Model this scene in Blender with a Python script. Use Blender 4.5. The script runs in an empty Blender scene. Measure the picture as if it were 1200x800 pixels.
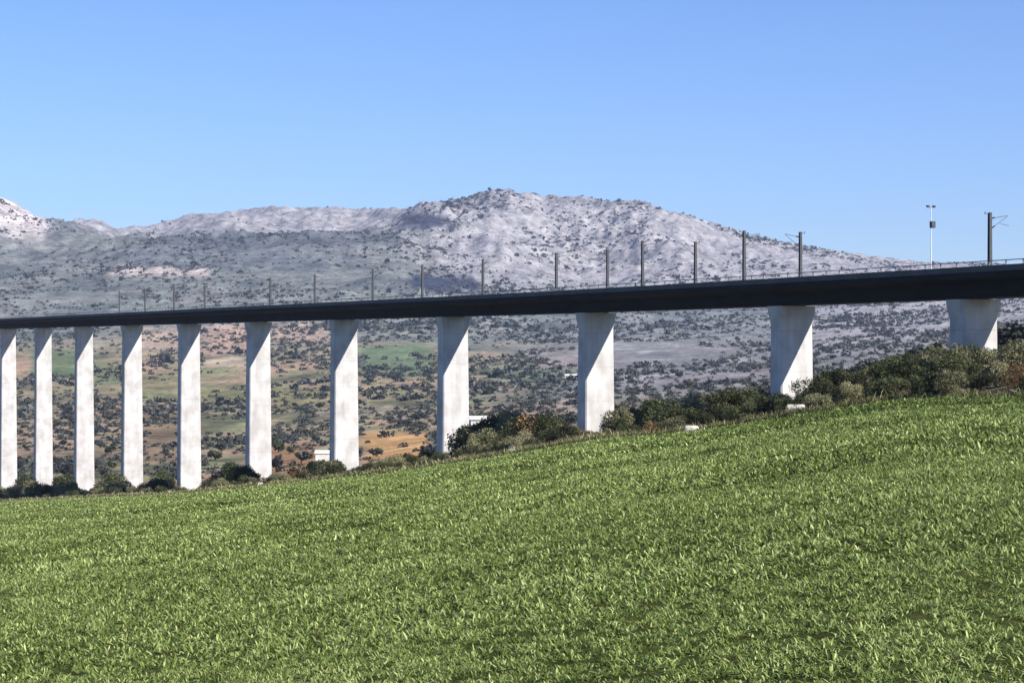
import bpy, bmesh, math, random
import numpy as np
from mathutils import Vector, Matrix

random.seed(7); rng = np.random.default_rng(7)
scene = bpy.context.scene
COL = scene.collection
F = 2400.0                      # focal length in photo pixels (1200 wide), camera at the origin looking along +Y

# ------------------------------------------------------------------ helpers
def link(o, parent=None):
    COL.objects.link(o)
    if parent: o.parent = parent
    return o

def tag(o, label=None, cat=None, group=None, kind=None):
    if label: o['label'] = label
    if cat: o['category'] = cat
    if group: o['group'] = group
    if kind: o['kind'] = kind
    return o

def np_mesh(name, verts, faces_flat, nper, mat=None, smooth=False, col=None, colname='tint'):
    """verts (n,3); faces_flat flat index array; nper verts per face"""
    me = bpy.data.meshes.new(name)
    n = len(verts); nf = len(faces_flat) // nper
    me.vertices.add(n); me.vertices.foreach_set('co', np.asarray(verts, np.float32).ravel())
    me.loops.add(nf * nper); me.loops.foreach_set('vertex_index', np.asarray(faces_flat, np.int32))
    me.polygons.add(nf)
    me.polygons.foreach_set('loop_start', np.arange(0, nf * nper, nper, dtype=np.int32))
    me.polygons.foreach_set('use_smooth', np.full(nf, smooth))
    if col is not None:
        c = np.asarray(col, np.float32)
        if c.ndim == 1:
            a = me.attributes.new(colname, 'FLOAT', 'POINT'); a.data.foreach_set('value', c)
        else:
            a = me.attributes.new(colname, 'FLOAT_COLOR', 'POINT')
            a.data.foreach_set('color', np.concatenate([c, np.ones((n, 1), np.float32)], 1).ravel())
    me.update(calc_edges=True); me.validate()
    if mat: me.materials.append(mat)
    return me

class MB:
    """collects boxes, bars and prisms in one bmesh"""
    def __init__(self): self.bm = bmesh.new()
    def box(self, c, s, M=None):
        r = bmesh.ops.create_cube(self.bm, size=1.0)
        m = Matrix.Translation(c) @ Matrix.Diagonal((*s, 1))
        if M is not None: m = M @ m
        bmesh.ops.transform(self.bm, matrix=m, verts=r['verts']); return r['verts']
    def tube(self, a, b, r0, r1=None, seg=8):
        a = Vector(a); b = Vector(b); d = b - a
        q = Vector((0, 0, 1)).rotation_difference(d).to_matrix().to_4x4()
        r = bmesh.ops.create_cone(self.bm, cap_ends=True, segments=seg, radius1=r0, radius2=r0 if r1 is None else r1, depth=d.length)
        bmesh.ops.transform(self.bm, matrix=Matrix.Translation((a + b) / 2) @ q, verts=r['verts'])
    def loft(self, rings):
        vs = [[self.bm.verts.new(p) for p in ring] for ring in rings]
        n = len(rings[0])
        for i in range(len(vs) - 1):
            for j in range(n):
                self.bm.faces.new((vs[i][j], vs[i][(j + 1) % n], vs[i + 1][(j + 1) % n], vs[i + 1][j]))
        self.bm.faces.new(vs[0][::-1]); self.bm.faces.new(vs[-1])
    def build(self, name, mat, parent=None, bevel=0):
        bmesh.ops.recalc_face_normals(self.bm, faces=self.bm.faces)
        if bevel: bmesh.ops.bevel(self.bm, geom=[e for e in self.bm.edges], offset=bevel, segments=1, affect='EDGES', clamp_overlap=True)
        me = bpy.data.meshes.new(name); self.bm.to_mesh(me); self.bm.free()
        me.materials.append(mat)
        return link(bpy.data.objects.new(name, me), parent)

def empty(name, loc, rz=0):
    o = bpy.data.objects.new(name, None); o.empty_display_size = .5
    o.location = loc; o.rotation_euler.z = rz
    return link(o)

def copy_tree(o, parent=None):
    c = o.copy(); COL.objects.link(c); c.parent = parent
    for ch in list(o.children): copy_tree(ch, c)
    return c

# ------------------------------------------------------------------ numpy gradient noise
_perm = np.random.default_rng(3).permutation(512)
_perm = np.concatenate([_perm, _perm, _perm])
_ga = np.random.default_rng(4).uniform(0, 2 * math.pi, 512)
def pnoise(x, y):
    x = np.asarray(x, float); y = np.asarray(y, float)
    xi = np.floor(x).astype(int); yi = np.floor(y).astype(int)
    xf = x - xi; yf = y - yi
    u = xf * xf * xf * (xf * (xf * 6 - 15) + 10); v = yf * yf * yf * (yf * (yf * 6 - 15) + 10)
    def g(ix, iy, dx, dy):
        h = _ga[_perm[(_perm[ix & 511] + iy) & 511]]
        return np.cos(h) * dx + np.sin(h) * dy
    a = g(xi, yi, xf, yf); b = g(xi + 1, yi, xf - 1, yf)
    c = g(xi, yi + 1, xf, yf - 1); d = g(xi + 1, yi + 1, xf - 1, yf - 1)
    return (a + u * (b - a)) * (1 - v) + (c + u * (d - c)) * v
def fbm(x, y, o=5):
    s = 0; a = 1.0
    for i in range(o):
        s = s + a * pnoise(x * 2 ** i + 17.3 * i, y * 2 ** i - 9.1 * i); a *= .5
    return s
def ridged(x, y, o=5):
    s = 0; a = 1.0
    for i in range(o):
        s = s + a * (1 - 2.2 * np.abs(pnoise(x * 2 ** i + 31.7 * i, y * 2 ** i + 5.2 * i))); a *= .5
    return s - .75

# ------------------------------------------------------------------ materials
def nmat(name):
    m = bpy.data.materials.new(name); m.use_nodes = True
    nt = m.node_tree; b = nt.nodes['Principled BSDF']
    return m, nt, b
def N(nt, t, **kw):
    n = nt.nodes.new(t)
    for k, v in kw.items():
        if k in n.inputs: n.inputs[k].default_value = v
        else: setattr(n, k, v)
    return n
def ramp(nt, fac, stops):
    r = nt.nodes.new('ShaderNodeValToRGB')
    el = r.color_ramp.elements
    while len(el) < len(stops): el.new(.5)
    for e, (p, c) in zip(el, stops):
        e.position = p; e.color = (*c, 1)
    nt.links.new(fac, r.inputs[0]); return r.outputs[0]
def mix(nt, a, b, fac, mode='MIX'):
    m = nt.nodes.new('ShaderNodeMix'); m.data_type = 'RGBA'; m.blend_type = mode
    for sock, v in ((m.inputs[0], fac), (m.inputs[6], a), (m.inputs[7], b)):
        if hasattr(v, 'links'): nt.links.new(v, sock)
        elif isinstance(v, (int, float)): sock.default_value = v
        else: sock.default_value = (*v, 1)
    return m.outputs[2]
def noise(nt, vec, scale, detail=4, rough=.55):
    n = N(nt, 'ShaderNodeTexNoise'); n.inputs['Scale'].default_value = scale
    n.inputs['Detail'].default_value = detail; n.inputs['Roughness'].default_value = rough
    if vec is not None: nt.links.new(vec, n.inputs['Vector'])
    return n.outputs['Fac']
def pos(nt): return nt.nodes.new('ShaderNodeNewGeometry').outputs['Position']
def objco(nt): return nt.nodes.new('ShaderNodeTexCoord').outputs['Object']
def bump(nt, b, h, dist, strength=1):
    n = nt.nodes.new('ShaderNodeBump'); n.inputs['Distance'].default_value = dist; n.inputs['Strength'].default_value = strength
    nt.links.new(h, n.inputs['Height']); nt.links.new(n.outputs[0], b.inputs['Normal'])

def plain(name, c1, c2, scale, rough=.8, metal=0, bm=None, stretch=None):
    m, nt, b = nmat(name); v = objco(nt)
    if stretch:
        mp = nt.nodes.new('ShaderNodeMapping'); mp.inputs['Scale'].default_value = stretch
        nt.links.new(v, mp.inputs['Vector']); v = mp.outputs[0]
    f = noise(nt, v, scale, 6, .65)
    nt.links.new(ramp(nt, f, [(.32, c1), (.68, c2)]), b.inputs['Base Color'])
    b.inputs['Roughness'].default_value = rough; b.inputs['Metallic'].default_value = metal
    b.inputs['Specular IOR Level'].default_value = .25
    if bm: bump(nt, b, f, bm)
    return m

def pier_mat():
    m, nt, b = nmat('pier_concrete'); v = objco(nt)
    mp = nt.nodes.new('ShaderNodeMapping'); mp.inputs['Scale'].default_value = (1, 1, .12); nt.links.new(v, mp.inputs['Vector'])
    f = noise(nt, mp.outputs[0], .9, 6, .65); g = noise(nt, v, .35, 4)
    c = ramp(nt, f, [(.3, (.43, .415, .395)), (.7, (.56, .545, .53))])
    c = mix(nt, c, ramp(nt, g, [(.33, (.80, .785, .765)), (.6, (1.06, 1.06, 1.06))]), 1.0, 'MULTIPLY')
    sx = nt.nodes.new('ShaderNodeSeparateXYZ'); nt.links.new(v, sx.inputs[0])
    md = N(nt, 'ShaderNodeMath', operation='PINGPONG'); nt.links.new(sx.outputs['Z'], md.inputs[0]); md.inputs[1].default_value = 2.4
    j = ramp(nt, md.outputs[0], [(0, (.72, .71, .70)), (.05, (1, 1, 1))])
    nt.links.new(mix(nt, c, j, 1.0, 'MULTIPLY'), b.inputs['Base Color']); b.inputs['Roughness'].default_value = .9; b.inputs['Specular IOR Level'].default_value = .2
    bump(nt, b, f, .02); return m
M_PIER = pier_mat()
M_DECK = plain('shade_darkened_girder', (.006, .006, .006), (.018, .017, .016), .6, .9, stretch=(.3, .3, 1))  # near-black: the deck side's deep shade is put into the base colour
M_PARA = plain('parapet_panel', (.045, .05, .055), (.09, .095, .10), .4, .7)
M_RAIL = plain('galvanised_rail', (.14, .15, .155), (.24, .25, .25), 1.2, .5, .4)
M_BALL = plain('track_ballast', (.08, .075, .07), (.2, .19, .18), 6, .95)
M_MAST = plain('mast_steel', (.045, .05, .055), (.085, .09, .095), 2, .6, .3)
M_INSU = plain('insulator_ceramic', (.10, .05, .035), (.16, .08, .05), 5, .35)
M_LAMPW = plain('pale_painted_pole', (.55, .57, .58), (.7, .72, .72), 2, .5)
M_WALL = plain('whitewash', (.48, .455, .41), (.66, .64, .60), 1.2, .9)
M_ROOF = plain('clay_tile', (.22, .10, .06), (.36, .19, .12), 2, .9)
M_HOLE = plain('dark_opening', (.02, .02, .022), (.04, .04, .042), 2, .5)
M_ROCK = plain('pale_limestone', (.34, .31, .27), (.62, .58, .52), 1.5, .95, bm=.05)
M_BARK = plain('bark', (.045, .032, .022), (.13, .10, .075), 4, .95, bm=.02, stretch=(3, 3, .5))

def leaf_mat(name, dark, mid, light, trans=.25):
    m, nt, b = nmat(name)
    at = N(nt, 'ShaderNodeAttribute', attribute_name='tint')
    oi = nt.nodes.new('ShaderNodeObjectInfo')
    c = ramp(nt, at.outputs['Fac'], [(0, dark), (.55, mid), (1, light)])
    hs = nt.nodes.new('ShaderNodeHueSaturation')
    mr = N(nt, 'ShaderNodeMapRange'); mr.inputs['To Min'].default_value = .55; mr.inputs['To Max'].default_value = 1.45
    nt.links.new(oi.outputs['Random'], mr.inputs['Value']); nt.links.new(mr.outputs[0], hs.inputs['Value'])
    nt.links.new(c, hs.inputs['Color']); nt.links.new(hs.outputs[0], b.inputs['Base Color'])
    b.inputs['Roughness'].default_value = .6; b.inputs['Specular IOR Level'].default_value = .25
    tr = nt.nodes.new('ShaderNodeBsdfTranslucent'); nt.links.new(hs.outputs[0], tr.inputs['Color'])
    mx = nt.nodes.new('ShaderNodeMixShader'); mx.inputs[0].default_value = trans
    nt.links.new(b.outputs[0], mx.inputs[1]); nt.links.new(tr.outputs[0], mx.inputs[2])
    nt.links.new(mx.outputs[0], nt.nodes['Material Output'].inputs['Surface'])
    return m
M_BUSH = leaf_mat('dark_bush_leaf', (.018, .025, .009), (.055, .065, .023), (.19, .19, .085))
M_OLIVE = leaf_mat('olive_leaf', (.075, .078, .036), (.19, .18, .09), (.35, .32, .19))
M_DRY = leaf_mat('dry_russet_leaf', (.11, .055, .02), (.24, .13, .05), (.40, .27, .11))
M_SCRUB = leaf_mat('scrub_leaf', (.022, .026, .022), (.045, .050, .040), (.085, .088, .07), .1)
M_VERGE = leaf_mat('verge_leaf', (.05, .055, .018), (.15, .145, .06), (.38, .33, .18), .2)
M_CROP = leaf_mat('crop_leaf', (.028, .046, .006), (.128, .176, .032), (.40, .44, .17), .2)

# ------------------------------------------------------------------ layout functions (px = photo column)
def ip(px, pts):
    xs, ys = zip(*pts); return np.interp(px, xs, ys)
def smooth_ip(px, pts, w=25):
    return sum(ip(np.asarray(px, float) + d * w, pts) for d in (-1, -.5, 0, .5, 1)) / 5
YE = [(-200, 602), (0, 588), (200, 580), (300, 571), (470, 553), (600, 532), (700, 515), (800, 507), (900, 493), (1000, 476), (1050, 469), (1100, 467), (1200, 466), (1400, 464)]
def U(px): return (np.asarray(px, float) - 600) / F
def CL(px): return np.clip(px, -150, 1350)
def ye(px): return smooth_ip(CL(px), YE)
def z_edge(px): return 115.0 / (np.clip(U(px), -.31, .6) + .477)
def z_bridge(px): return 149.7 / (np.clip(U(px), -.31, .6) + .477)
HC = 2.6
def swell(x, y):
    r = np.clip((y - 25) / 40, 0, 1)
    return (r * .55 * pnoise(x / 34 + 3.3, y / 30 + 1.7) + .05 * pnoise(x / 3.1, y / 3.1)
            + .06 * r * pnoise(x / 9, y / 12 + 40))
def field_h(x, y):
    x = np.asarray(x, float); y = np.asarray(y, float)
    yy = np.maximum(y, 14.0)
    px = 600 + F * x / yy
    ze = z_edge(CL(px))
    s = (ye(px) - 400) / F - HC / ze
    fade = np.clip((ze - y) / (.25 * ze), 0, 1)
    return -(HC + s * np.maximum(y, 0)) + swell(x, y) * fade

BANK = [(0, 4), (400, 4), (700, 2), (800, -4), (928, -20), (1050, -30), (1142, -42), (1200, -56), (1400, -70)]
P1000 = [(-200, 545), (0, 542), (300, 527), (600, 492), (900, 462), (1200, 418)]
P1700 = [(-200, 470), (0, 472), (300, 467), (600, 447), (900, 425), (1200, 398)]
P2600 = [(-200, 400), (0, 402), (300, 402), (600, 405), (900, 396), (1200, 372)]
P3500 = [(-200, 345), (0, 350), (300, 348), (450, 355), (600, 366), (900, 364), (1200, 350)]
P4500 = [(-200, 300), (0, 298), (60, 296), (130, 288), (200, 284), (330, 281), (470, 280), (520, 300), (600, 322), (900, 328), (1200, 336)]
P5100 = [(-200, 262), (0, 262), (60, 276), (130, 293), (200, 292), (330, 288), (450, 286), (500, 272), (600, 280), (700, 284), (900, 305), (1200, 324)]
RID = [(-300, 190), (-120, 205), (-40, 222), (0, 232), (15, 238), (45, 257), (75, 262), (110, 263), (132, 272), (170, 271), (215, 258), (260, 252), (320, 247), (400, 249), (460, 251),
       (500, 247), (530, 241), (552, 231), (575, 226), (592, 228), (610, 235), (650, 234), (700, 234), (745, 237), (772, 244), (800, 253), (850, 267), (900, 281), (930, 288), (960, 294),
       (1000, 300), (1050, 306), (1100, 310), (1200, 313), (1400, 318)]
ZR = [(-200, 5700), (60, 5700), (140, 7000), (430, 7000), (500, 5900), (1300, 5900)]
def far_profile(px):
    p = CL(px); e = float(ye(p)); zb = float(z_bridge(p)); ze = float(z_edge(p))
    z = [ze * .93, ze * 1.0, ze * 1.04, zb, zb + 90, max(1000, zb + 260), 1700, 2600, 3500, 4500, 5100, float(ip(p, ZR)), float(ip(p, ZR)) + 900]
    f0 = -(ze * .93) * (e - 400) / F
    off = float(ip(p, BANK))
    y = [e + 900 / ze, e + 500 / ze, e + 300 / ze + off * .3, e + off + 1, e + off - 4, float(ip(p, P1000)), float(ip(p, P1700)), float(ip(p, P2600)), float(ip(p, P3500)), float(ip(p, P4500)),
         float(ip(p, P5100)), float(ip(p, RID)), float(ip(p, RID)) + 60]
    return np.array(z), np.array(y)

def sst(x, a, b): q = np.clip((x - a) / (b - a), 0, 1); return q * q * (3 - 2 * q)
# far terrain grid ----------------------------------------------------------------
pxs = np.concatenate([np.arange(-1500, -140, 40), np.arange(-140, 1341, 2.5), np.arange(1360, 2700, 40)])
NT = 420
t = np.linspace(0, 1, NT)
ZZ = np.zeros((len(pxs), NT)); PY = np.zeros_like(ZZ)
for i, p in enumerate(pxs):
    z, y = far_profile(p)
    # row spacing: dense on the near bank, then even in log distance
    k0 = np.array([0, .02, .04, .12, .17, .25, .36, .48, .60, .72, .80, .97, 1.0])
    zz = np.interp(t, k0, z)
    ZZ[i] = zz; PY[i] = np.interp(zz, z, y)
ker = np.array([1, 2, 3, 4, 3, 2, 1.]); ker /= ker.sum()
k_sm = int(.15 * NT)
for rep in range(2):
    sm = np.apply_along_axis(lambda r: np.convolve(np.pad(r, 3, 'edge'), ker, 'valid'), 1, PY)
    keep = np.clip((ZZ - 500) / 300, 0, 1) * (ZZ < ZZ[:, -16:-15])
    PY = PY * (1 - keep) + sm * keep
PXG = np.repeat(pxs[:, None], NT, 1)
X = (PXG - 600) / F * ZZ; Y = ZZ
H = (400 - PY) / F * ZZ
zb_col = z_bridge(pxs)[:, None]
far = np.clip((ZZ - zb_col) / 500, 0, 1)
ridge_near = np.clip((ZZ[:, -13:-12] - ZZ) / 500, 0, 1)
mount = np.clip((ZZ - 3600) / 1300, 0, 1)
H += .25 * fbm(X / 14, Y / 20, 3) * (1 - far)
H += far * (1 - mount) * (ZZ / F) * 6.5 * fbm(X / 190 + 5, Y / 330, 5)
amp = mount * (ZZ / F) * (3.0 + 10 * ridge_near) * (1 - .6 * sst(PXG, 780, 920))
mass = sst(PXG, 430, 520) * (1 - .85 * sst(PXG, 740, 900))
amp = amp * (1 + .7 * mass)
H += amp * ridged(X / 420 + 2, Y / 900 + 7, 6)
H += mount * mass * (ZZ / F) * 5.0 * ridge_near * ridged(X / 150 + 9, Y / 420 + 3, 5)
H += mount * (ZZ / F) * 4.0 * ridged(X / 60 + 2, Y / 160 + 7, 4)
def ground_z(px, z):
    """height of the far terrain under photo column px at distance z"""
    i = int(np.clip(np.searchsorted(pxs, px), 1, len(pxs) - 1))
    f = (px - pxs[i - 1]) / (pxs[i] - pxs[i - 1])
    a = np.interp(z, ZZ[i - 1], H[i - 1]); b = np.interp(z, ZZ[i], H[i])
    return float(a * (1 - f) + b * f)

# land cover albedo, plus painted shadow on the massif ---------------------------------------------------------------
PYA = 400 - H / ZZ * F
n1 = fbm(X / 120 + 11, Y / 260 + 3, 5); n2 = fbm(X / 38 + 1, Y / 110 + 8, 4)
def C3(c): return np.array(c)[None, None, :]
def lay(base, col, m): return base * (1 - m[..., None]) + C3(col) * m[..., None]
ALB = np.ones(X.shape + (3,)) * C3((.245, .205, .13))                 # dry olive-brown scrubland
ALB = lay(ALB, (.34, .235, .165), sst(n1, .05, .35))                  # reddish soil
ALB = lay(ALB, (.105, .112, .07), sst(-n1, .05, .35))                # dark scrub
ALB = lay(ALB, (.16, .18, .09), sst(n2, .2, .45) * .7)
right = sst(PXG, 520, 720) * sst(ZZ, 900, 1400)
ALB = lay(ALB, (.19, .19, .20), right * .85)                       # grey olive-grove slope on the right
ALB = lay(ALB, (.27, .26, .275), right * sst(n2, .1, .5) * .6)
hillm = sst(ZZ, 2300, 3000)
ALB = lay(ALB, (.165, .185, .175), hillm * .9)                         # grey-green hills
ALB = lay(ALB, (.20, .20, .185), hillm * sst(n1, .1, .4) * .8)
ALB = lay(ALB, (.10, .112, .112), hillm * sst(-n1, .1, .4) * .8)
rock = sst(ZZ, 4300, 5200) * sst(PXG, 420, 500)
rock = np.maximum(rock, sst(ZZ, 3400, 4400) * sst(PXG, 440, 560))
rock = np.maximum(rock, sst(ZZ, 5200, 5800) * .9)
rock = np.maximum(rock, sst(ZZ, 4700, 5200) * (1 - sst(PXG, 45, 75)))
rock = np.maximum(rock, sst(PXG, 860, 980) * sst(ZZ, 1500, 2300) * .7)
rock *= sst(ridged(X / 260 + 4, Y / 700 + 1, 5), -.9, -.1) * .75 + .25
ALB = lay(ALB, (.305, .293, .297), rock)                               # grey limestone
ALB = lay(ALB, (.56, .50, .47), sst(ZZ, 4500, 5000) * (1 - sst(PXG, 40, 62)) * .9)   # pale crag on the far left
def patch(x0, x1, y0, y1, col, k=1, soft=5, zmin=0, zmax=1e9):
    global ALB
    w = n2 * 7
    m = sst(PXG + w * 2, x0 - soft * 2, x0 + soft * 2) * (1 - sst(PXG + w * 2, x1 - soft * 2, x1 + soft * 2)) * sst(PYA + w, y0 - soft, y0 + soft) * (1 - sst(PYA + w, y1 - soft, y1 + soft))
    m = m * (ZZ > zmin) * (ZZ < zmax)
    ALB = lay(ALB, col, m * k)
patch(420, 505, 402, 440, (.115, .165, .095), .9)         # green fields
patch(575, 690, 431, 447, (.11, .155, .095), .85)
patch(35, 95, 408, 442, (.085, .13, .065), .8)
patch(100, 150, 425, 455, (.10, .14, .07), .7)
patch(240, 385, 455, 478, (.16, .16, .075), .8)
patch(150, 205, 437, 470, (.15, .16, .08), .7)
patch(235, 300, 383, 416, (.36, .25, .19), .9)           # pale pink-brown ploughed land
patch(150, 212, 385, 410, (.36, .28, .21), .9)
patch(315, 385, 378, 402, (.34, .25, .19), .8)
patch(240, 300, 420, 432, (.36, .29, .21), .8, 3)
patch(0, 140, 455, 545, (.15, .115, .085), .4)
patch(140, 235, 478, 540, (.19, .125, .085), .6)
patch(424, 502, 508, 540, (.44, .27, .125), 1, 4, zmin=330)           # orange bare earth beside the track
patch(310, 372, 520, 560, (.27, .16, .09), .9, 4, zmin=400)
patch(365, 500, 476, 488, (.30, .25, .19), .6, 3)
patch(125, 250, 314, 323, (.44, .37, .33), .95, 4)         # pale bluff on the left hillside
patch(160, 470, 274, 290, (.10, .11, .12), .75, 4, zmax=5300)   # dark wooded shoulder below the plateau
patch(150, 420, 290, 312, (.14, .155, .165), .6, 6)
patch(470, 530, 252, 268, (.03, .035, .06), .95, 4)  # blue shadow painted high on the massif's left flank
patch(480, 560, 322, 342, (.03, .04, .065), .95, 5)  # second painted blue shadow, lower on the same flank
patch(540, 590, 228, 243, (.12, .125, .14), .6, 3)
patch(640, 760, 232, 241, (.14, .145, .15), .6, 3)
patch(700, 900, 372, 392, (.20, .205, .205), .5, 5)
patch(700, 1200, 395, 410, (.20, .21, .20), .4, 4)
near = 1 - np.clip((ZZ - zb_col * .98) / 40, 0, 1)
ALB = lay(ALB, (.22, .19, .11), near * .8)
ALB = lay(ALB, (.13, .14, .055), near * sst(n2, -.1, .3) * .8)
ALB = np.clip(ALB * (1 + .35 * n2[..., None]), .02, .6)

def land_mat(name, fine, coarse, bdist, tones):
    m, nt, b = nmat(name)
    at = N(nt, 'ShaderNodeAttribute', attribute_name='cover')
    v = pos(nt)
    f = noise(nt, v, fine, 6, .7); g = noise(nt, v, coarse, 4, .6)
    a = ramp(nt, f, [(.30, (tones[0],) * 3), (.5, (1, 1, 1)), (.70, (tones[1],) * 3)])
    c = ramp(nt, g, [(.35, (.78, .78, .80)), (.65, (1.2, 1.18, 1.15))])
    x = mix(nt, mix(nt, at.outputs['Color'], a, 1.0, 'MULTIPLY'), c, 1.0, 'MULTIPLY')
    nt.links.new(x, b.inputs['Base Color']); b.inputs['Roughness'].default_value = 1; b.inputs['Specular IOR Level'].default_value = 0
    bump(nt, b, f, bdist)
    return m
M_VAL = land_mat('scrubland', .16, .03, 1.2, (.45, 1.6))
M_MTN = land_mat('limestone_mountain', .045, .012, 9.0, (.45, 1.45))

def grid_obj(name, j0, j1, mat):
    V = np.stack([X[:, j0:j1], Y[:, j0:j1], H[:, j0:j1]], -1); n, m = V.shape[:2]
    a = (np.arange(n - 1)[:, None] * m + np.arange(m - 1)[None, :]).ravel()
    fc = np.stack([a, a + m, a + m + 1, a + 1], 1).ravel()
    me = np_mesh(name, V.reshape(-1, 3), fc, 4, mat, True, ALB[:, j0:j1].reshape(-1, 3), 'cover')
    return tag(link(bpy.data.objects.new(name, me)), kind='structure')
JS = int(.60 * NT)
grid_obj('valley', 0, JS + 1, M_VAL)
grid_obj('mountains', JS, NT, M_MTN)

# field ---------------------------------------------------------------------------
def field_mat():
    m, nt, b = nmat('crop_soil'); v = pos(nt)
    f = noise(nt, v, 2.5, 6, .7); g = noise(nt, v, .06, 3)
    c = ramp(nt, f, [(.3, (.025, .026, .010)), (.55, (.05, .06, .02)), (.75, (.10, .10, .04))])
    d = ramp(nt, g, [(.35, (.8, .85, .75)), (.65, (1.15, 1.1, 1.0))])
    nt.links.new(mix(nt, c, d, 1.0, 'MULTIPLY'), b.inputs['Base Color']); b.inputs['Roughness'].default_value = 1
    b.inputs['Specular IOR Level'].default_value = 0; bump(nt, b, f, .08)
    return m
us = np.concatenate([np.linspace(-1.3, -.5, 30), np.linspace(-.49, .49, 250), np.linspace(.5, 1.3, 30)])
tz = np.linspace(0, 1, 240) ** 2
zmax = np.where(us > -.34, (115 - 30 * us) / (us + .477 + 1e-9), 900); zmax = np.clip(np.where(zmax < 0, 900, zmax), 0, 900)
FZ = -28 + (zmax[:, None] + 28) * tz[None, :]
FX = us[:, None] * (FZ + 30)
FH = field_h(FX, FZ)
n, m_ = FX.shape
a = (np.arange(n - 1)[:, None] * m_ + np.arange(m_ - 1)[None, :]).ravel()
me = np_mesh('field', np.stack([FX, FZ, FH], -1).reshape(-1, 3), np.stack([a, a + m_, a + m_ + 1, a + 1], 1).ravel(), 4, field_mat(), True)
tag(link(bpy.data.objects.new('field', me)), kind='structure')

# crop: blades as one uncountable mass ---------------------------------------------
def blades(name, zones, cmin, cmax, mat, label):
    V = []; Fc = []; T = []; off = 0
    for z0, z1, dens, nb, hh, ww, spread in zones:
        area = .29 * (z1 * z1 - z0 * z0) * 1.08
        npl = int(area * dens)
        y = np.sqrt(rng.uniform(z0 * z0, z1 * z1, npl)); x = rng.uniform(-.29, .29, npl) * y + rng.uniform(-1.5, 1.5, npl)
        ok = (x + .477 * y < cmax) & (x + .477 * y > cmin)
        x = x[ok]; y = y[ok]
        patchy = fbm(x / 5.5 + 3, y / 7 + 9, 4)
        gap = (fbm(x / .34 + 7, y / .55 + 2, 3) if z1 < 70 else fbm(x / 4 + 7, y / 6 + 2, 2))
        keep = rng.uniform(0, 1, len(x)) < np.clip(.80 + (2.4 if z1 < 100 else 1.2) * gap + .3 * patchy, .03, 1)
        x = x[keep]; y = y[keep]; patchy = patchy[keep]; gap = gap[keep]
        g = field_h(x, y)
        size = np.clip(1 + .16 * patchy + .35 * gap + rng.normal(0, .2, len(x)), .45, 1.8)
        dry = sst(fbm(x / 16 + 21, y / 22 + 4, 3), .28, .6)
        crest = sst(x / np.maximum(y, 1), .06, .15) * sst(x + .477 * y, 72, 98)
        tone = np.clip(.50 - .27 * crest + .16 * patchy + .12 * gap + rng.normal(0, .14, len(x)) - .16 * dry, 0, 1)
        P = len(x); B = P * nb
        rep = lambda q: np.repeat(q, nb)
        ang = rng.uniform(0, 2 * math.pi, B); lean = rng.uniform(.35, 1.45, B)
        L = hh * rep(size) * rng.uniform(.6, 1.25, B)
        ox = rep(x) + rng.normal(0, spread * .4, B); oy = rep(y) + rng.normal(0, spread * .4, B); oz = rep(g) - .03
        dx = np.cos(ang); dy = np.sin(ang)
        wdt = ww * rng.uniform(.5, 1.4, B); tw = rng.normal(0, .6, B)
        sx = -np.sin(ang + tw) * wdt / 2; sy = np.cos(ang + tw) * wdt / 2
        def pt(a, w, sgn):
            # point at fraction a along an arching leaf
            r = L * lean * a * (.35 + .65 * a); h = L * (a * 1.15 - .62 * lean * a * a)
            return np.stack([ox + dx * r + sgn * sx * w, oy + dy * r + sgn * sy * w, oz + np.maximum(h, .0)], 1)
        vv = np.stack([pt(0, .35, -1), pt(0, .35, 1), pt(.38, 1.0, -1), pt(.38, 1.0, 1), pt(.74, .72, -1), pt(.74, .72, 1), pt(1.0, 0, 1)], 1)
        base = off + np.arange(B)[:, None] * 7
        fa = np.concatenate([base + np.array([[q]]).reshape(1, 3) for q in ([0, 1, 3], [0, 3, 2], [2, 3, 5], [2, 5, 4], [4, 5, 6])], 0)
        tt = np.clip(rep(tone) + rng.normal(0, .26, B), 0, 1)
        V.append(vv.reshape(-1, 3)); Fc.append(fa.ravel()); off += B * 7
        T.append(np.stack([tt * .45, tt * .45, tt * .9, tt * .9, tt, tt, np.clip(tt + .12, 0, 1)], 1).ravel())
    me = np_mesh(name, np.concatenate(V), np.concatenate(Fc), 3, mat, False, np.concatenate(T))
    return tag(link(bpy.data.objects.new(name, me)), label, name.replace('_', ' '), kind='stuff')
#        z0   z1  plants/m2  leaves  height  width  spread
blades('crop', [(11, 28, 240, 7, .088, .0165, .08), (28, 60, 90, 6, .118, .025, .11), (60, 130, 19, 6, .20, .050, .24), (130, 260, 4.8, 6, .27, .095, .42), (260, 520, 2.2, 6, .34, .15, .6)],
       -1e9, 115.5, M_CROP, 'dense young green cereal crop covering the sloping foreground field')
blades('verge_grass', [(130, 260, 7, 7, .75, .075, .5), (260, 520, 3.5, 7, .8, .13, .7)], 114.2, 121, M_VERGE, 'dry straw and olive grass fringe between the crop and the hedge')

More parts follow.
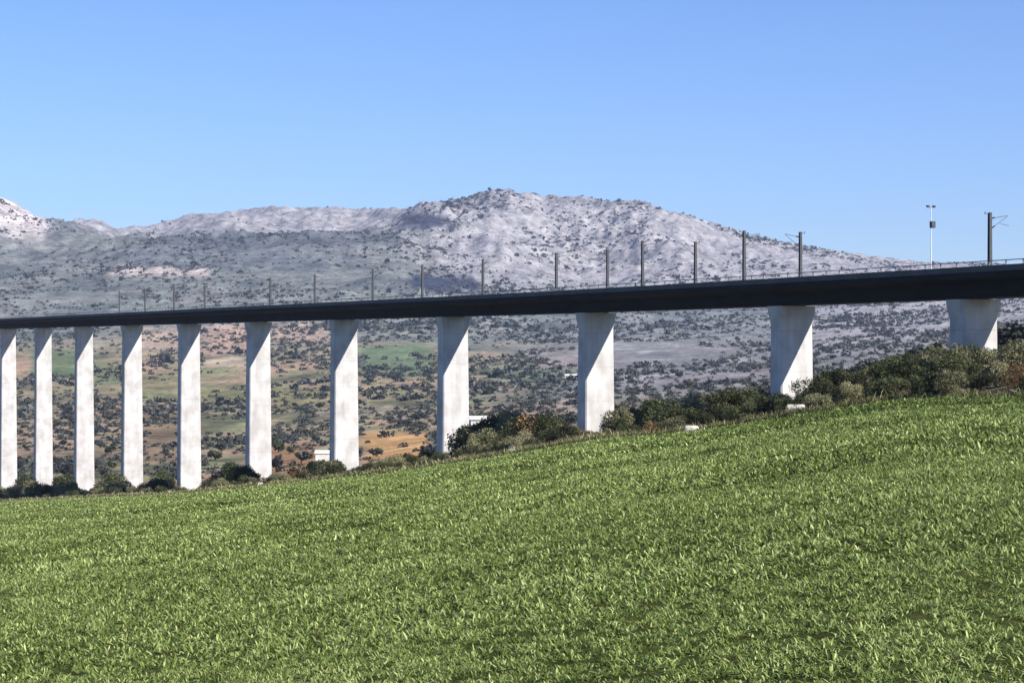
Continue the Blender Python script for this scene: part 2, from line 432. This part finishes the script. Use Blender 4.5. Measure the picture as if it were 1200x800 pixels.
# ------------------------------------------------------------------ foliage prototypes
def rand_rot(n):
    q = rng.normal(size=(n, 4)); q /= np.linalg.norm(q, axis=1)[:, None]
    w, x, y, z = q.T
    a = np.stack([1 - 2 * (y * y + z * z), 2 * (x * y + z * w), 2 * (x * z - y * w)], 1)
    b = np.stack([2 * (x * y - z * w), 1 - 2 * (x * x + z * z), 2 * (y * z + x * w)], 1)
    return a, b
def leaf_cloud(name, lobes, n, size, mat):
    """lobes: (cx,cy,cz,r); leaves gather in clumps towards each lobe's outer half"""
    vol = np.array([l[3] ** 2 for l in lobes]); pick = rng.choice(len(lobes), n, p=vol / vol.sum())
    L = np.array(lobes)[pick]
    d = rng.normal(size=(n, 3)); d /= np.linalg.norm(d, axis=1)[:, None]
    r = L[:, 3] * rng.uniform(.35, 1, n) ** .6 * rng.uniform(.85, 1.15, n)
    c = L[:, :3] + d * r[:, None] * np.array([1, 1, .85])
    hole = pnoise(c[:, 0] * 6 + c[:, 2] * 3, c[:, 1] * 6 - c[:, 2] * 4)
    c = c[hole > -.28]; n = len(c); pick = pick[hole > -.28]
    c[:, 2] = np.abs(c[:, 2])
    a, b = rand_rot(n); s = size * rng.uniform(.6, 1.5, n)[:, None]
    vv = np.stack([c - a * s, c - b * s * .55, c + a * s, c + b * s * .55], 1).reshape(-1, 3)
    tone = np.clip(.45 + rng.normal(0, .14, len(lobes))[pick] + rng.normal(0, .2, n), 0, 1)
    return np_mesh(name, vv, np.arange(n * 4), 4, mat, False, np.repeat(tone, 4))

def bush_lobes(k, spread, low):
    out = []
    for i in range(k):
        a = rng.uniform(0, 2 * math.pi); d = rng.uniform(0, spread); r = rng.uniform(.17, .33)
        out.append((d * math.cos(a), d * math.sin(a), rng.uniform(low, .98 - r), r))
    out.append((rng.uniform(-.1, .1), rng.uniform(-.1, .1), .72, .27))
    return out
def make_bush(name, mat, k=9, spread=.46, n=4600, size=.025):
    root = empty(name, (0, 0, 0))
    f = bpy.data.objects.new('foliage', leaf_cloud('foliage', bush_lobes(k, spread, .14), n, size, mat)); link(f, root)
    b = MB()
    for i in range(5):
        a = rng.uniform(0, 6.28)
        b.tube((0, 0, -.08), (.28 * math.cos(a), .28 * math.sin(a), .55), .022, .008, 6)
    b.build('stem', M_BARK, root)
    return root
def make_tree(name, mat, k=10, n=4600, size=.025):
    root = empty(name, (0, 0, 0))
    lobes = []
    for i in range(k):
        a = rng.uniform(0, 6.28); d = rng.uniform(.05, .34); r = rng.uniform(.14, .25)
        lobes.append((d * math.cos(a), d * math.sin(a), rng.uniform(.38, .98 - r), r))
    lobes.append((0, 0, .74, .24))
    f = bpy.data.objects.new('crown', leaf_cloud('crown', lobes, n, size, mat)); link(f, root)
    b = MB()
    b.tube((0, 0, -.08), (.015, -.01, .40), .045, .03, 8)
    for l in lobes[:6]: b.tube((.015, -.01, .36), (l[0] * .8, l[1] * .8, l[2]), .022, .007, 6)
    b.build('trunk', M_BARK, root)
    return root
protoB = [make_bush('bush', M_BUSH) for _ in range(4)]
protoO = [make_bush('bush', M_OLIVE, 7, .45) for _ in range(3)]
protoD = [make_bush('bush', M_DRY, 6, .4, 1700) for _ in range(2)]
protoT = [make_tree('tree', M_BUSH) for _ in range(2)] + [make_tree('tree', M_OLIVE) for _ in range(2)]
def small_tree(mat):
    root = empty('tree', (0, 0, 0))
    lobes = [(rng.uniform(-.25, .25), rng.uniform(-.25, .25), rng.uniform(.35, .75), rng.uniform(.2, .3)) for _ in range(5)]
    link(bpy.data.objects.new('crown', leaf_cloud('crown', lobes, 420, .085, mat)), root)
    b = MB(); b.tube((0, 0, -.1), (0, 0, .5), .05, .03, 6); b.build('trunk', M_BARK, root)
    return root
protoS = [small_tree(M_SCRUB) for _ in range(3)] + [small_tree(M_BUSH) for _ in range(2)]
used = set()
def place(proto, x, y, z, hgt, wid):
    if proto.name in used: o = copy_tree(proto)
    else: o = proto; used.add(proto.name)
    o.location = (x, y, z); o.rotation_euler.z = random.uniform(0, 6.28)
    o.scale = (wid, wid, hgt)
    return o

# ------------------------------------------------------------------ viaduct
AX = Vector((-.4298, .9029, 0)); PP = Vector((.9029, .4298, 0)); S = 49.95     # axis away from the viewer, far-side perpendicular, span
O = Vector((33.3, 244.0, 0))
KS = [-.685] + list(range(0, 13))
K0, K1 = -2.6, 12.6
def zoff(k): return .11 * max(0, 1.6 - k) ** 1.5
ZB, ZT = 4.05, 6.55           # girder soffit and slab top above the camera
def P(k, tt, z): return O + AX * (k * S) + PP * tt + Vector((0, 0, z))
root = empty('viaduct', P(0, 0, 0) + Vector((0, 0, -18)))
ROOT_INV = Vector(root.location)
tag(root, 'long dark decked railway viaduct on tall pale concrete piers crossing the valley', 'viaduct')
ks = np.linspace(K0, K1, 60)
def extrude(name, prof, mat, parent):
    b = MB(); b.loft([[P(k, tt, z + zoff(k)) - ROOT_INV for tt, z in prof] for k in ks])
    return b.build(name, mat, parent)
HW = 4.35
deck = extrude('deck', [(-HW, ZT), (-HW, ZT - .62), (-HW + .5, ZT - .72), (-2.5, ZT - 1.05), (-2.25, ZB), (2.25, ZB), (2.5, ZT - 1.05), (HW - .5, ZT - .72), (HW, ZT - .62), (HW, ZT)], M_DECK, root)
extrude('ballast', [(-3.4, ZT + .02), (3.4, ZT + .02), (2.9, ZT + .42), (-2.9, ZT + .42)], M_BALL, deck)
for s in (-1, 1):
    e = s * (HW - .1)
    extrude('parapet', [(e - .13, ZT + .003), (e + .06, ZT + .003), (e + .06, ZT + .60), (e - .13, ZT + .60)], M_PARA, deck)
e = -HW + .07
hand = extrude('handrail', [(e - .05, ZT + 1.0), (e + .05, ZT + 1.0), (e + .05, ZT + 1.09), (e - .05, ZT + 1.09)], M_RAIL, root)
k = -1.0; pm = None; rest = MB(); cnt = 0
while k < K1 - .1:
    c = P(k, e, ZT + .805 + zoff(k)) - ROOT_INV
    if cnt < 96:
        if pm is None:
            b = MB(); b.box((0, 0, 0), (.12, .12, .40)); po = b.build('railing_post', M_RAIL, hand); pm = po.data
        else: po = link(bpy.data.objects.new('railing_post', pm), hand)
        po.location = c
    else: rest.box(c, (.12, .12, .40))
    cnt += 1; k += 2.6 / S
po = rest.build('railing_post', M_RAIL, hand); po['kind'] = 'stuff'
for r in (-.72, .72):
    extrude('rail', [(r - .04, ZT + .425), (r + .04, ZT + .425), (r + .04, ZT + .6), (r - .04, ZT + .6)], M_MAST, deck)

def z_ground_at(pt):
    px = 600 + F * pt.x / pt.y
    return ground_z(px, pt.y)
W2, T2 = 2.2, 1.25
def sect(k, wa, wb, ta, z, ch=.18):
    """rectangle with chamfered corners: wa near-side, wb far-side half widths"""
    c = []
    for tt, aa in ((-wa, -ta + ch), (-wa, ta - ch), (-wa + ch, ta), (wb - ch, ta), (wb, ta - ch), (wb, -ta + ch), (wb - ch, -ta), (-wa + ch, -ta)):
        c.append(P(k, tt, z) + AX * aa - ROOT_INV)
    return c
for k in KS:
    zt = ZB + zoff(k) - .08
    zg = z_ground_at(P(k, 0, 0)) - 3
    hh = zt - zg
    b = MB()
    bat = hh * .008
    b.loft([sect(k, W2 + bat, W2 + bat, T2 + bat, zg), sect(k, W2, W2, T2, zt - 2.2)])
    pier = b.build('pier', M_PIER, root)
    c = MB(); c.loft([sect(k, W2 + .002, W2 + .002, T2 + .002, zt - 2.2), sect(k, W2 + .35, W2 + .35, T2 + .1, zt - .7), sect(k, W2 + .45, W2 + .45, T2 + .1, zt)])
    c.build('pier_cap', M_PIER, pier)
    for s in (-1, 1):
        f = MB(); q = P(k, s * 1.5, zt + .04) - ROOT_INV
        f.tube(q - Vector((0, 0, .042)), q + Vector((0, 0, .042)), .42, seg=10)
        f.build('bearing', M_MAST, pier)
# abutment at the near end on the right, outside the picture, where the deck lands
b = MB(); zg = z_ground_at(P(K0 + .1, 0, 0)) - 4
b.loft([sect(K0 + .1, 5, 5, 3, zg), sect(K0 + .1, 5, 5, 3, ZB + zoff(K0) - .02)]); b.build('abutment', M_PIER, root)

# catenary masts --------------------------------------------------------------------
def make_mast(near):
    rt = empty('catenary_mast', (0, 0, 0))
    s = 1 if near else -1
    b = MB(); Lm = 6.55
    I = [(-.13, -.16), (.13, -.16), (.13, -.11), (.035, -.11), (.035, .11), (.13, .11), (.13, .16), (-.13, .16), (-.13, .11), (-.035, .11), (-.035, -.11), (-.13, -.11)]
    b.loft([[(p * 1.3, q * 1.15, 0) for p, q in I], [(p * 1.1, q, Lm) for p, q in I]]); b.build('pole', M_MAST, rt)
    b = MB(); b.box((0, 0, .04), (.5, .5, .08)); b.build('base_plate', M_MAST, rt)
    b = MB(); b.tube((s * .1, 0, 5.9), (s * 2.2, 0, 6.25), .032); b.tube((s * .1, 0, 4.7), (s * 2.2, 0, 6.2), .03); b.tube((s * 1.2, 0, 5.35), (s * 2.4, 0, 5.15), .025)
    b.build('cantilever_arm', M_MAST, rt)
    for z, dz in ((5.92, .02), (4.80, .07)):
        b = MB(); ring = []
        for i in range(9):
            xx = s * (.2 + .05 * i); rr = .10 if i % 2 else .055
            ring.append([(xx, rr * math.cos(q * math.pi / 4), z + dz * .5 * i + rr * math.sin(q * math.pi / 4)) for q in range(8)])
        b.loft(ring); b.build('insulator', M_INSU, rt)
    b = MB(); b.tube((-s * .1, 0, 6.3), (-s * .6, 0, 6.45), .03); b.tube((-s * .6, 0, 6.35), (-s * .6, 0, 6.6), .05); b.build('feeder_bracket', M_MAST, rt)
    return rt
axrot = math.atan2(PP.y, PP.x)
def k_of(px): 
    d = 928 - px; return d / (272.6 - .185 * d)
near_px = [1160, 872, 753, 652, 566, 495, 437, 369, 317, 240, 204, 170, 140]
mn = make_mast(True); mf = make_mast(False)
TREEPOS = []
ORD = ['first', 'second', 'third', 'fourth', 'fifth', 'sixth', 'seventh', 'eighth', 'ninth', 'tenth', 'eleventh', 'twelfth', 'thirteenth', 'fourteenth', 'fifteenth', 'sixteenth', 'seventeenth', 'eighteenth', 'nineteenth', 'twentieth']
def ordn(i):
    if i < 20: return ORD[i]
    n = i + 1; suf = 'th' if 10 <= n % 100 <= 20 else {1: 'st', 2: 'nd', 3: 'rd'}.get(n % 10, 'th')
    return f'{n}{suf}'
for i, px in enumerate(near_px):
    o = mn if i == 0 else copy_tree(mn)
    k = k_of(px)
    # the viewer-side kerb of the deck seen at column px: solve along the edge
    for _ in range(20):
        q = P(k, -HW + .45, 0); k += (600 + F * q.x / q.y - px) * (1 + .185 * k) ** 2 / 272.6 * .8
    o.location = P(k, -HW + .45, ZT + zoff(k) + .01); o.rotation_euler.z = axrot
    lab = f'steel catenary mast on the near edge of the deck, {ordn(i)} from the right' if i else 'tall steel catenary mast rising against blue sky, near edge, closest to right frame edge'
    o.scale = (1, 1, .9 if i == 0 else (1.0 if i < 3 else .92))
    tag(o, lab, 'mast', 'catenary masts along the near edge of the deck')
for i, px in enumerate([938, 815, 712]):
    o = mf if i == 0 else copy_tree(mf)
    k = k_of(px)
    for _ in range(20):
        q = P(k, HW - .5, 0); k += (600 + F * q.x / q.y - px) * (1 + .185 * k) ** 2 / 272.6 * .8
    o.location = P(k, HW - .5, ZT + zoff(k) + .01); o.rotation_euler.z = axrot
    tag(o, ['steel catenary mast on far deck edge, its top against sky at the mountain foot', 'steel catenary mast on far deck edge, second from the right, against the mountain', 'steel catenary mast on far deck edge, third from the right, against the mountain'][i],
        'mast', 'catenary masts along the far edge of the deck')
# floodlight pole with a dark head
px = 1091; k = k_of(px)
for _ in range(20):
    q = P(k, HW - .5, 0); k += (600 + F * q.x / q.y - px) * (1 + .185 * k) ** 2 / 272.6 * .8
o = empty('signal_pole', P(k, HW - .5, ZT + zoff(k) + .01), axrot)
b = MB(); b.tube((0, 0, 0), (0, 0, 7.9), .07, .045); b.box((0, 0, .03), (.4, .4, .06)); b.build('pole', M_LAMPW, o)
b = MB(); b.box((.22, 0, 6.0), (.55, .45, .72)); b.build('equipment_box', M_MAST, o, bevel=.05)
b = MB(); b.tube((-.55, 0, 7.9), (.55, 0, 7.9), .04, seg=8); b.build('crossbar', M_MAST, o)
for s in (-.42, .42):
    b = MB(); b.box((s, 0, 8.02), (.3, .25, .18)); b.build('lamp_head', M_MAST, o)
tag(o, 'slim pale pole with dark box and crossbar on the deck, against clear sky', 'pole')

# ------------------------------------------------------------------ hedge and trees along the field edge
PIERPX = []
for k in KS:
    q = P(k, 0, 0); PIERPX.append(600 + F * q.x / q.y)
def gap_name(px):
    if px > PIERPX[0]: return 'right of the rightmost pier'
    for i in range(len(KS) - 1):
        if PIERPX[i + 1] < px <= PIERPX[i]: return f'between {ordn(i)} and {ordn(i + 1)} piers from right'
    return 'at the left end'
TOP = [(-40, 552), (-3, 562), (18, 562), (30, 553), (42, 561), (66, 561), (77, 551), (90, 564), (114, 564), (130, 551), (147, 560), (172, 560), (190, 548), (212, 572), (237, 572), (250, 545), (275, 536), (292, 540), (306, 553), (330, 550), (365, 538), (396, 537), (405, 551), (430, 541), (455, 533), (490, 526), (520, 528),
       (540, 526), (547, 496), (572, 496), (577, 476), (605, 472), (640, 480), (668, 488), (690, 504), (705, 504), (722, 474), (760, 461), (800, 456), (850, 450), (895, 446), (915, 459), (940, 458), (962, 432), (1000, 426), (1050, 412), (1100, 402),
       (1130, 400), (1150, 404), (1165, 406), (1200, 386), (1260, 375)]
items = []
def clr(proto): return 'dark green' if proto in protoB or proto in protoT[:2] else ('russet' if proto in protoD else 'grey green')
def add_bush(px, c, hpx=None, proto=None):
    z = c / (float(U(px)) + .477)
    x = float(U(px)) * z
    g = ground_z(px, z)
    gpy = 400 - g / z * F
    top = float(ip(px, TOP))
    avail = max(gpy - top, 7)
    h = (hpx if hpx else avail * random.uniform(.45, 1.0))
    h = min(h, avail * 1.05)
    hm = h * z / F
    if hm < .7: return
    if proto is None:
        r = random.random()
        if hm > 3.6 and r < .4: proto = random.choice(protoT)
        elif r < .56: proto = random.choice(protoB)
        elif r < .97: proto = random.choice(protoO)
        else: proto = random.choice(protoD)
    wid = hm * random.uniform(.85, 1.4) if proto not in protoT else hm * random.uniform(.95, 1.3)
    wid = min(wid, 7)
    o = place(proto, x, z, g - .1, hm, wid)
    items.append((px, c, o, proto, hm))
px = -25.0
while px < 1235:
    zz = float(z_edge(px))
    st = 1000 / zz * random.uniform(1.4, 3.6)
    st = max(st, 4)
    add_bush(px + random.uniform(-4, 4), random.uniform(117, 122), 15 * 250 / zz * random.uniform(.7, 1.5) + 4)
    if random.random() < .85: add_bush(px + random.uniform(-8, 8), random.uniform(123, 134))
    if random.random() < .9: add_bush(px + random.uniform(-8, 8), random.uniform(137, 146))
    if random.random() < .6: add_bush(px + random.uniform(-8, 8), random.uniform(155, 185))
    px += st * 1.15
for px, c, h, pr in ((272, 140, 40, protoT[0]), (288, 138, 34, protoT[1]), (575, 140, 60, protoT[0]), (592, 150, 60, protoT[1]), (562, 136, 40, protoB[1]), (612, 141, 55, protoD[0]), (630, 138, 50, protoD[1]), (645, 144, 48, protoO[1]),
                     (980, 128, 42, protoB[2]), (962, 125, 38, protoB[0]), (1055, 126, 44, protoB[1]), (1040, 128, 44, protoT[1]), (550, 136, 99, protoB[0]), (561, 134, 99, protoB[2]), (570, 137, 99, protoB[3]), (375, 124, 99, protoB[1]), (386, 123, 99, protoO[0]), (395, 125, 99, protoB[2]), (435, 130, 99, protoB[1]), (455, 132, 99, protoB[3]), (475, 131, 99, protoB[0]), (497, 134, 99, protoB[2]), (930, 116.5, 14, protoO[1]), (917, 119, 24, protoB[1]), (330, 124, 16, protoB[0]), (350, 124, 16, protoO[2]), (250, 124, 20, protoB[3]), (366, 150, 99, protoB[0]), (376, 149, 99, protoO[1]), (386, 148, 99, protoB[2]), (553, 149, 99, protoB[1]), (563, 150, 99, protoB[3]), (572, 148, 99, protoO[2]), (30, 140, 99, protoB[0]), (80, 142, 99, protoB[2]), (130, 140, 99, protoB[1]), (190, 141, 99, protoB[3]), (200, 138, 99, protoO[0]), (22, 144, 60, protoO[1]), (72, 139, 60, protoB[1]), (138, 144, 60, protoO[2]), (1135, 134, 99, protoB[1]), (1152, 133, 99, protoO[0]), (1165, 135, 99, protoB[0]), (1120, 130, 70, protoO[2]), (1070, 128, 40, protoB[3]), (700, 120, 24, protoB[0]), (690, 120, 20, protoB[2]), (800, 121, 30, protoB[1]), (825, 121, 28, protoB[3]), (848, 121, 28, protoB[0])):
    add_bush(px, c, h, pr)
bygap = {}
for it in items: bygap.setdefault((gap_name(it[0]), 'tree' if it[3] in protoT else 'bush', clr(it[3])), []).append(it)
for (gname, kind, col), lst in bygap.items():
    lst.sort(key=lambda q: q[0])
    for i, (px, c, o, pr, hm) in enumerate(lst):
        base = f'{col} {kind} beyond the field {gname}'
        if len(lst) > 1: base = f'{col} {kind}, {ordn(i)} from left {gname}'
        tag(o, base, kind, 'bushes along the far edge of the field' if kind == 'bush' else 'trees along the far edge of the field')

# olive trees dotted on the hillsides -----------------------------------------------------------
hill = []
tries = 0
while len(hill) < 290 and tries < 9000:
    tries += 1
    px = random.uniform(-5, 1205)
    zmin = float(z_bridge(px)) * 1.45
    z = math.exp(math.log(zmin) + (math.log(1900) - math.log(zmin)) * random.random() ** 1.15)
    if fbm(px / 50, z / 250, 2) < -.12: continue
    x = float(U(px)) * z; g = ground_z(px, z); py = 400 - g / z * F
    hm = random.uniform(2.6, 5.6)
    if 420 < px < 505 and 500 < py < 535: continue
    hill.append((px, py, z, x, g, hm))
hg = {}
for h in hill: hg.setdefault((gap_name(h[0]).replace('piers from right', 'piers from right'), h[2] < 1300), []).append(h)
for (gname, nearer), lst in hg.items():
    lst.sort(key=lambda q: q[0])
    for i, (px, py, z, x, g, hm) in enumerate(lst):
        o = place(random.choice(protoS), x, z, g - .2, hm, hm * random.uniform(.9, 1.5))
        tag(o, f'dark tree on {"lower" if nearer else "upper"} hillside, {ordn(i)} from left {gname}', 'tree', 'dark trees dotted over the hillsides')

# mountain scrub: far more than can be counted -------------------------------------------------
def scrub():
    V = []; T = []; cnt = 0
    n = 60000
    px = rng.uniform(-60, 1260, n); q = rng.uniform(0, 1, n)
    ci = np.clip(np.searchsorted(pxs, px), 0, len(pxs) - 1); jj = ((.20 + q * .77) * (NT - 1)).astype(int)
    xs = X[ci, jj]; zs = ZZ[ci, jj]; hs = H[ci, jj]; al = ALB[ci, jj]; pc = pxs[ci]
    d = fbm(xs / 300, zs / 700, 3)
    lim = .50 + .9 * d
    pyc = PYA[ci, jj]
    lim = np.where(zs < 1500, .36 + 1.0 * fbm(xs / 60, zs / 200, 3), np.where(zs < 2600, .26 + 1.1 * d, lim))
    lim = np.where((px > 415) & (px < 505) & (pyc > 508) & (pyc < 540), .05, lim)
    lim = np.where((px > 235) & (px < 305) & (pyc > 383) & (pyc < 435), .04, lim)
    lim = np.where((zs > 4300) & (pc > 500), .36 + 1.2 * d, lim)
    lim = np.where((zs > 5500) & (pc < 480), .05 + .2 * d, lim)
    lim = np.where((al.max(1) > .42) & (zs > 1000), lim * .25, lim)
    lim = np.where(al[:, 1] > al[:, 0] * 1.3, lim * .12, lim)
    ok = rng.uniform(0, 1, n) < lim
    grove = (zs > 1150) & (zs < 3000) & (pnoise(xs / 210 + 4, zs / 420 + 2) > .08)
    for i in np.nonzero(ok | (grove & (rng.uniform(0, 1, n) < .6)))[0]:
        if grove[i]:
            r = .35; u_ = xs[i] * math.cos(r) + zs[i] * math.sin(r); v_ = -xs[i] * math.sin(r) + zs[i] * math.cos(r)
            u_ = round(u_ / 13) * 13; v_ = round(v_ / 30) * 30
            xs[i] = u_ * math.cos(r) - v_ * math.sin(r); zs[i] = u_ * math.sin(r) + v_ * math.cos(r)
            hs[i] = ground_z(600 + F * xs[i] / zs[i], zs[i])
        z = zs[i]
        s = float(np.clip(rng.lognormal(.55, .42), .7, 4.6)) * (1 + .5 * max(d[i], -.4)) * (1 + .40 * z / 5000) * (1.6 if rng.uniform() < .06 else 1)
        if z < 1500: s *= .75
        nl = 46 if z < 1500 else (26 if z < 2800 else 12)
        dd = rng.normal(size=(nl, 3)); dd /= np.linalg.norm(dd, axis=1)[:, None]; dd[:, 2] = np.abs(dd[:, 2]) * .95
        c = dd * s * rng.uniform(.45, 1.1, (nl, 1)) * np.array([1.15, 1.15, 1.0])
        a, b = rand_rot(nl); w = s * (.30 if nl > 30 else .40 if nl > 20 else .6) * rng.uniform(.6, 1.4, (nl, 1))
        vv = np.stack([c - a * w, c - b * w * .7, c + a * w, c + b * w * .7], 1).reshape(-1, 3)
        V.append(vv + np.array([xs[i] + rng.uniform(-4, 4), z + rng.uniform(-8, 8), hs[i] - s * .1]))
        T.append(np.repeat(np.clip(rng.normal(.45, .25) + rng.normal(0, .15, nl), 0, 1), 4)); cnt += 1
    V = np.concatenate(V)
    me = np_mesh('scrub', V, np.arange(len(V)), 4, M_SCRUB, False, np.concatenate(T))
    print('scrub', cnt, len(V))
    return tag(link(bpy.data.objects.new('scrub', me)), 'dark scrub and olive dots speckling the hills and mountains', 'scrub', kind='stuff')
scrub()

# ------------------------------------------------------------------ small buildings and stones
def house(px, z, L, D, Hh, label, rz=0, roof=M_ROOF, top=None, nwin=2):
    x = float(U(px)) * z; g = ground_z(px, z); lift = 0
    if top: Hh = max(2.2, (400 - top) / F * z - g - D * .22)
    o = empty('farm_house', (x, z, g + lift), rz)
    b = MB(); b.box((0, 0, Hh / 2 - 1), (L, D, Hh + 2)); 
    b.build('wall', M_WALL, o)
    b = MB(); e = .25; rr = D * .22
    b.loft([[(-L / 2 - e, -D / 2 - e, Hh + .003), (-L / 2 - e, D / 2 + e, Hh + .003), (-L / 2 - e, 0, Hh + rr)], [(L / 2 + e, -D / 2 - e, Hh + .003), (L / 2 + e, D / 2 + e, Hh + .003), (L / 2 + e, 0, Hh + rr)]])
    b.build('roof', roof, o)
    for i in range(nwin):
        b = MB(); b.box((-L / 2 + L * (i + 1) / (nwin + 1), -D / 2 - .002, Hh * .58), (min(1.0, L * .12), .06, Hh * .3)); b.build('window', M_HOLE, o)
    tag(o, label, 'house', 'small white farm buildings in the valley')
    return o
house(562, 372, 3.4, 3.0, 1.9, 'low white shed just right of the fourth pier from the right', .1, M_WALL, 487, 1)
house(384, 560, 6.5, 4.0, 2.3, 'low white farm building between the fifth and sixth piers from right', .05, M_WALL, 527, 2)
house(669, 1720, 10.0, 6.0, 3.0, 'white house by green field just left of the third pier from right', 0, M_WALL, 0, 2)

def stone(px, c, L, W, Hh, label):
    z = c / (float(U(px)) + .477); x = float(U(px)) * z
    g = ground_z(px, z) if c > 116 else float(field_h(x, z))
    bm = bmesh.new(); bmesh.ops.create_icosphere(bm, subdivisions=3, radius=1)
    for v in bm.verts:
        s = 1 + .16 * float(pnoise(np.array(v.co.x * 1.7 + px), np.array(v.co.y * 1.7 + v.co.z * 2)))
        # squared-off block outline
        m = max(abs(v.co.x), abs(v.co.y), abs(v.co.z)); v.co = v.co * (s / (m ** .6))
        v.co.x *= L / 2; v.co.y *= W / 2; v.co.z = v.co.z * Hh / 2
    me = bpy.data.meshes.new('boulder'); bm.to_mesh(me); bm.free(); me.materials.append(M_ROCK)
    o = link(bpy.data.objects.new('boulder', me)); o.location = (x, z, g + Hh * .35)
    tag(o, label, 'boulder', 'pale stones at the field edge')
stone(810, 113.5, 1.5, .9, .75, 'flat white limestone block on the field edge right of third pier from right')
stone(932, 119.5, 1.9, 1.0, 1.0, 'pale jagged rock among bushes below the second pier from right')
stone(305, 114.5, .9, .8, .9, 'small pale stone on the field edge at the sixth pier from right')
stone(600, 118, 1.0, .9, 1.4, 'small pale stone under bushes right of the fourth pier from right')

# ------------------------------------------------------------------ haze
b = MB(); zlo = float(min(H.min(), FH.min())) - 1.5; zhi = float(H.max()) + 12
b.box((0, 3900, (zlo + zhi) / 2), (14000, 8800, zhi - zlo))
mh = bpy.data.materials.new('valley_haze'); mh.use_nodes = True; nt = mh.node_tree
nt.nodes.remove(nt.nodes['Principled BSDF'])
pv = nt.nodes.new('ShaderNodeVolumePrincipled'); pv.inputs['Color'].default_value = (.62, .72, 1, 1); pv.inputs['Density'].default_value = 4.8e-5
pv.inputs['Anisotropy'].default_value = .2
nt.links.new(pv.outputs[0], nt.nodes['Material Output'].inputs['Volume'])
hz = b.build('haze', mh); tag(hz, 'thin bluish haze over the valley', 'haze', kind='stuff')

# ------------------------------------------------------------------ light, sky, camera
phi = math.radians(25); sd = (-AX) * math.cos(phi) + PP * math.sin(phi)
el = math.atan(1.74 * math.sin(phi))
sdir = Vector((sd.x * math.cos(el), sd.y * math.cos(el), math.sin(el)))
L = bpy.data.lights.new('sun', 'SUN'); L.energy = 5.0; L.angle = math.radians(.53); L.color = (1, .955, .89)
so = link(bpy.data.objects.new('sun', L)); so.rotation_euler = sdir.to_track_quat('Z', 'Y').to_euler()
w = bpy.data.worlds.new('World'); scene.world = w; w.use_nodes = True; nt = w.node_tree
sky = nt.nodes.new('ShaderNodeTexSky'); sky.sky_type = 'NISHITA'; sky.sun_disc = False
sky.sun_elevation = el; sky.sun_rotation = math.atan2(sdir.x, sdir.y)
sky.altitude = 500; sky.air_density = 1.0; sky.dust_density = .0; sky.ozone_density = 3.0
bg = nt.nodes['Background']; bg.inputs['Strength'].default_value = .05
wb = mix(nt, sky.outputs[0], (1.02, 1.25, 1.80), 1.0, 'MULTIPLY')
nt.links.new(wb, bg.inputs['Color'])
cam = bpy.data.cameras.new('camera'); cam.lens = 72; cam.sensor_width = 36; cam.clip_end = 30000; cam.clip_start = .1
co = link(bpy.data.objects.new('camera', cam)); co.rotation_euler = (math.pi / 2, 0, 0); scene.camera = co
scene.view_settings.view_transform = 'Standard'; scene.view_settings.look = 'None'; scene.view_settings.exposure = 0.78; scene.view_settings.gamma = 1
scene.cycles.use_denoising = True
scene.cycles.max_bounces = 6; scene.cycles.diffuse_bounces = 2; scene.cycles.volume_bounces = 0; scene.cycles.transparent_max_bounces = 8
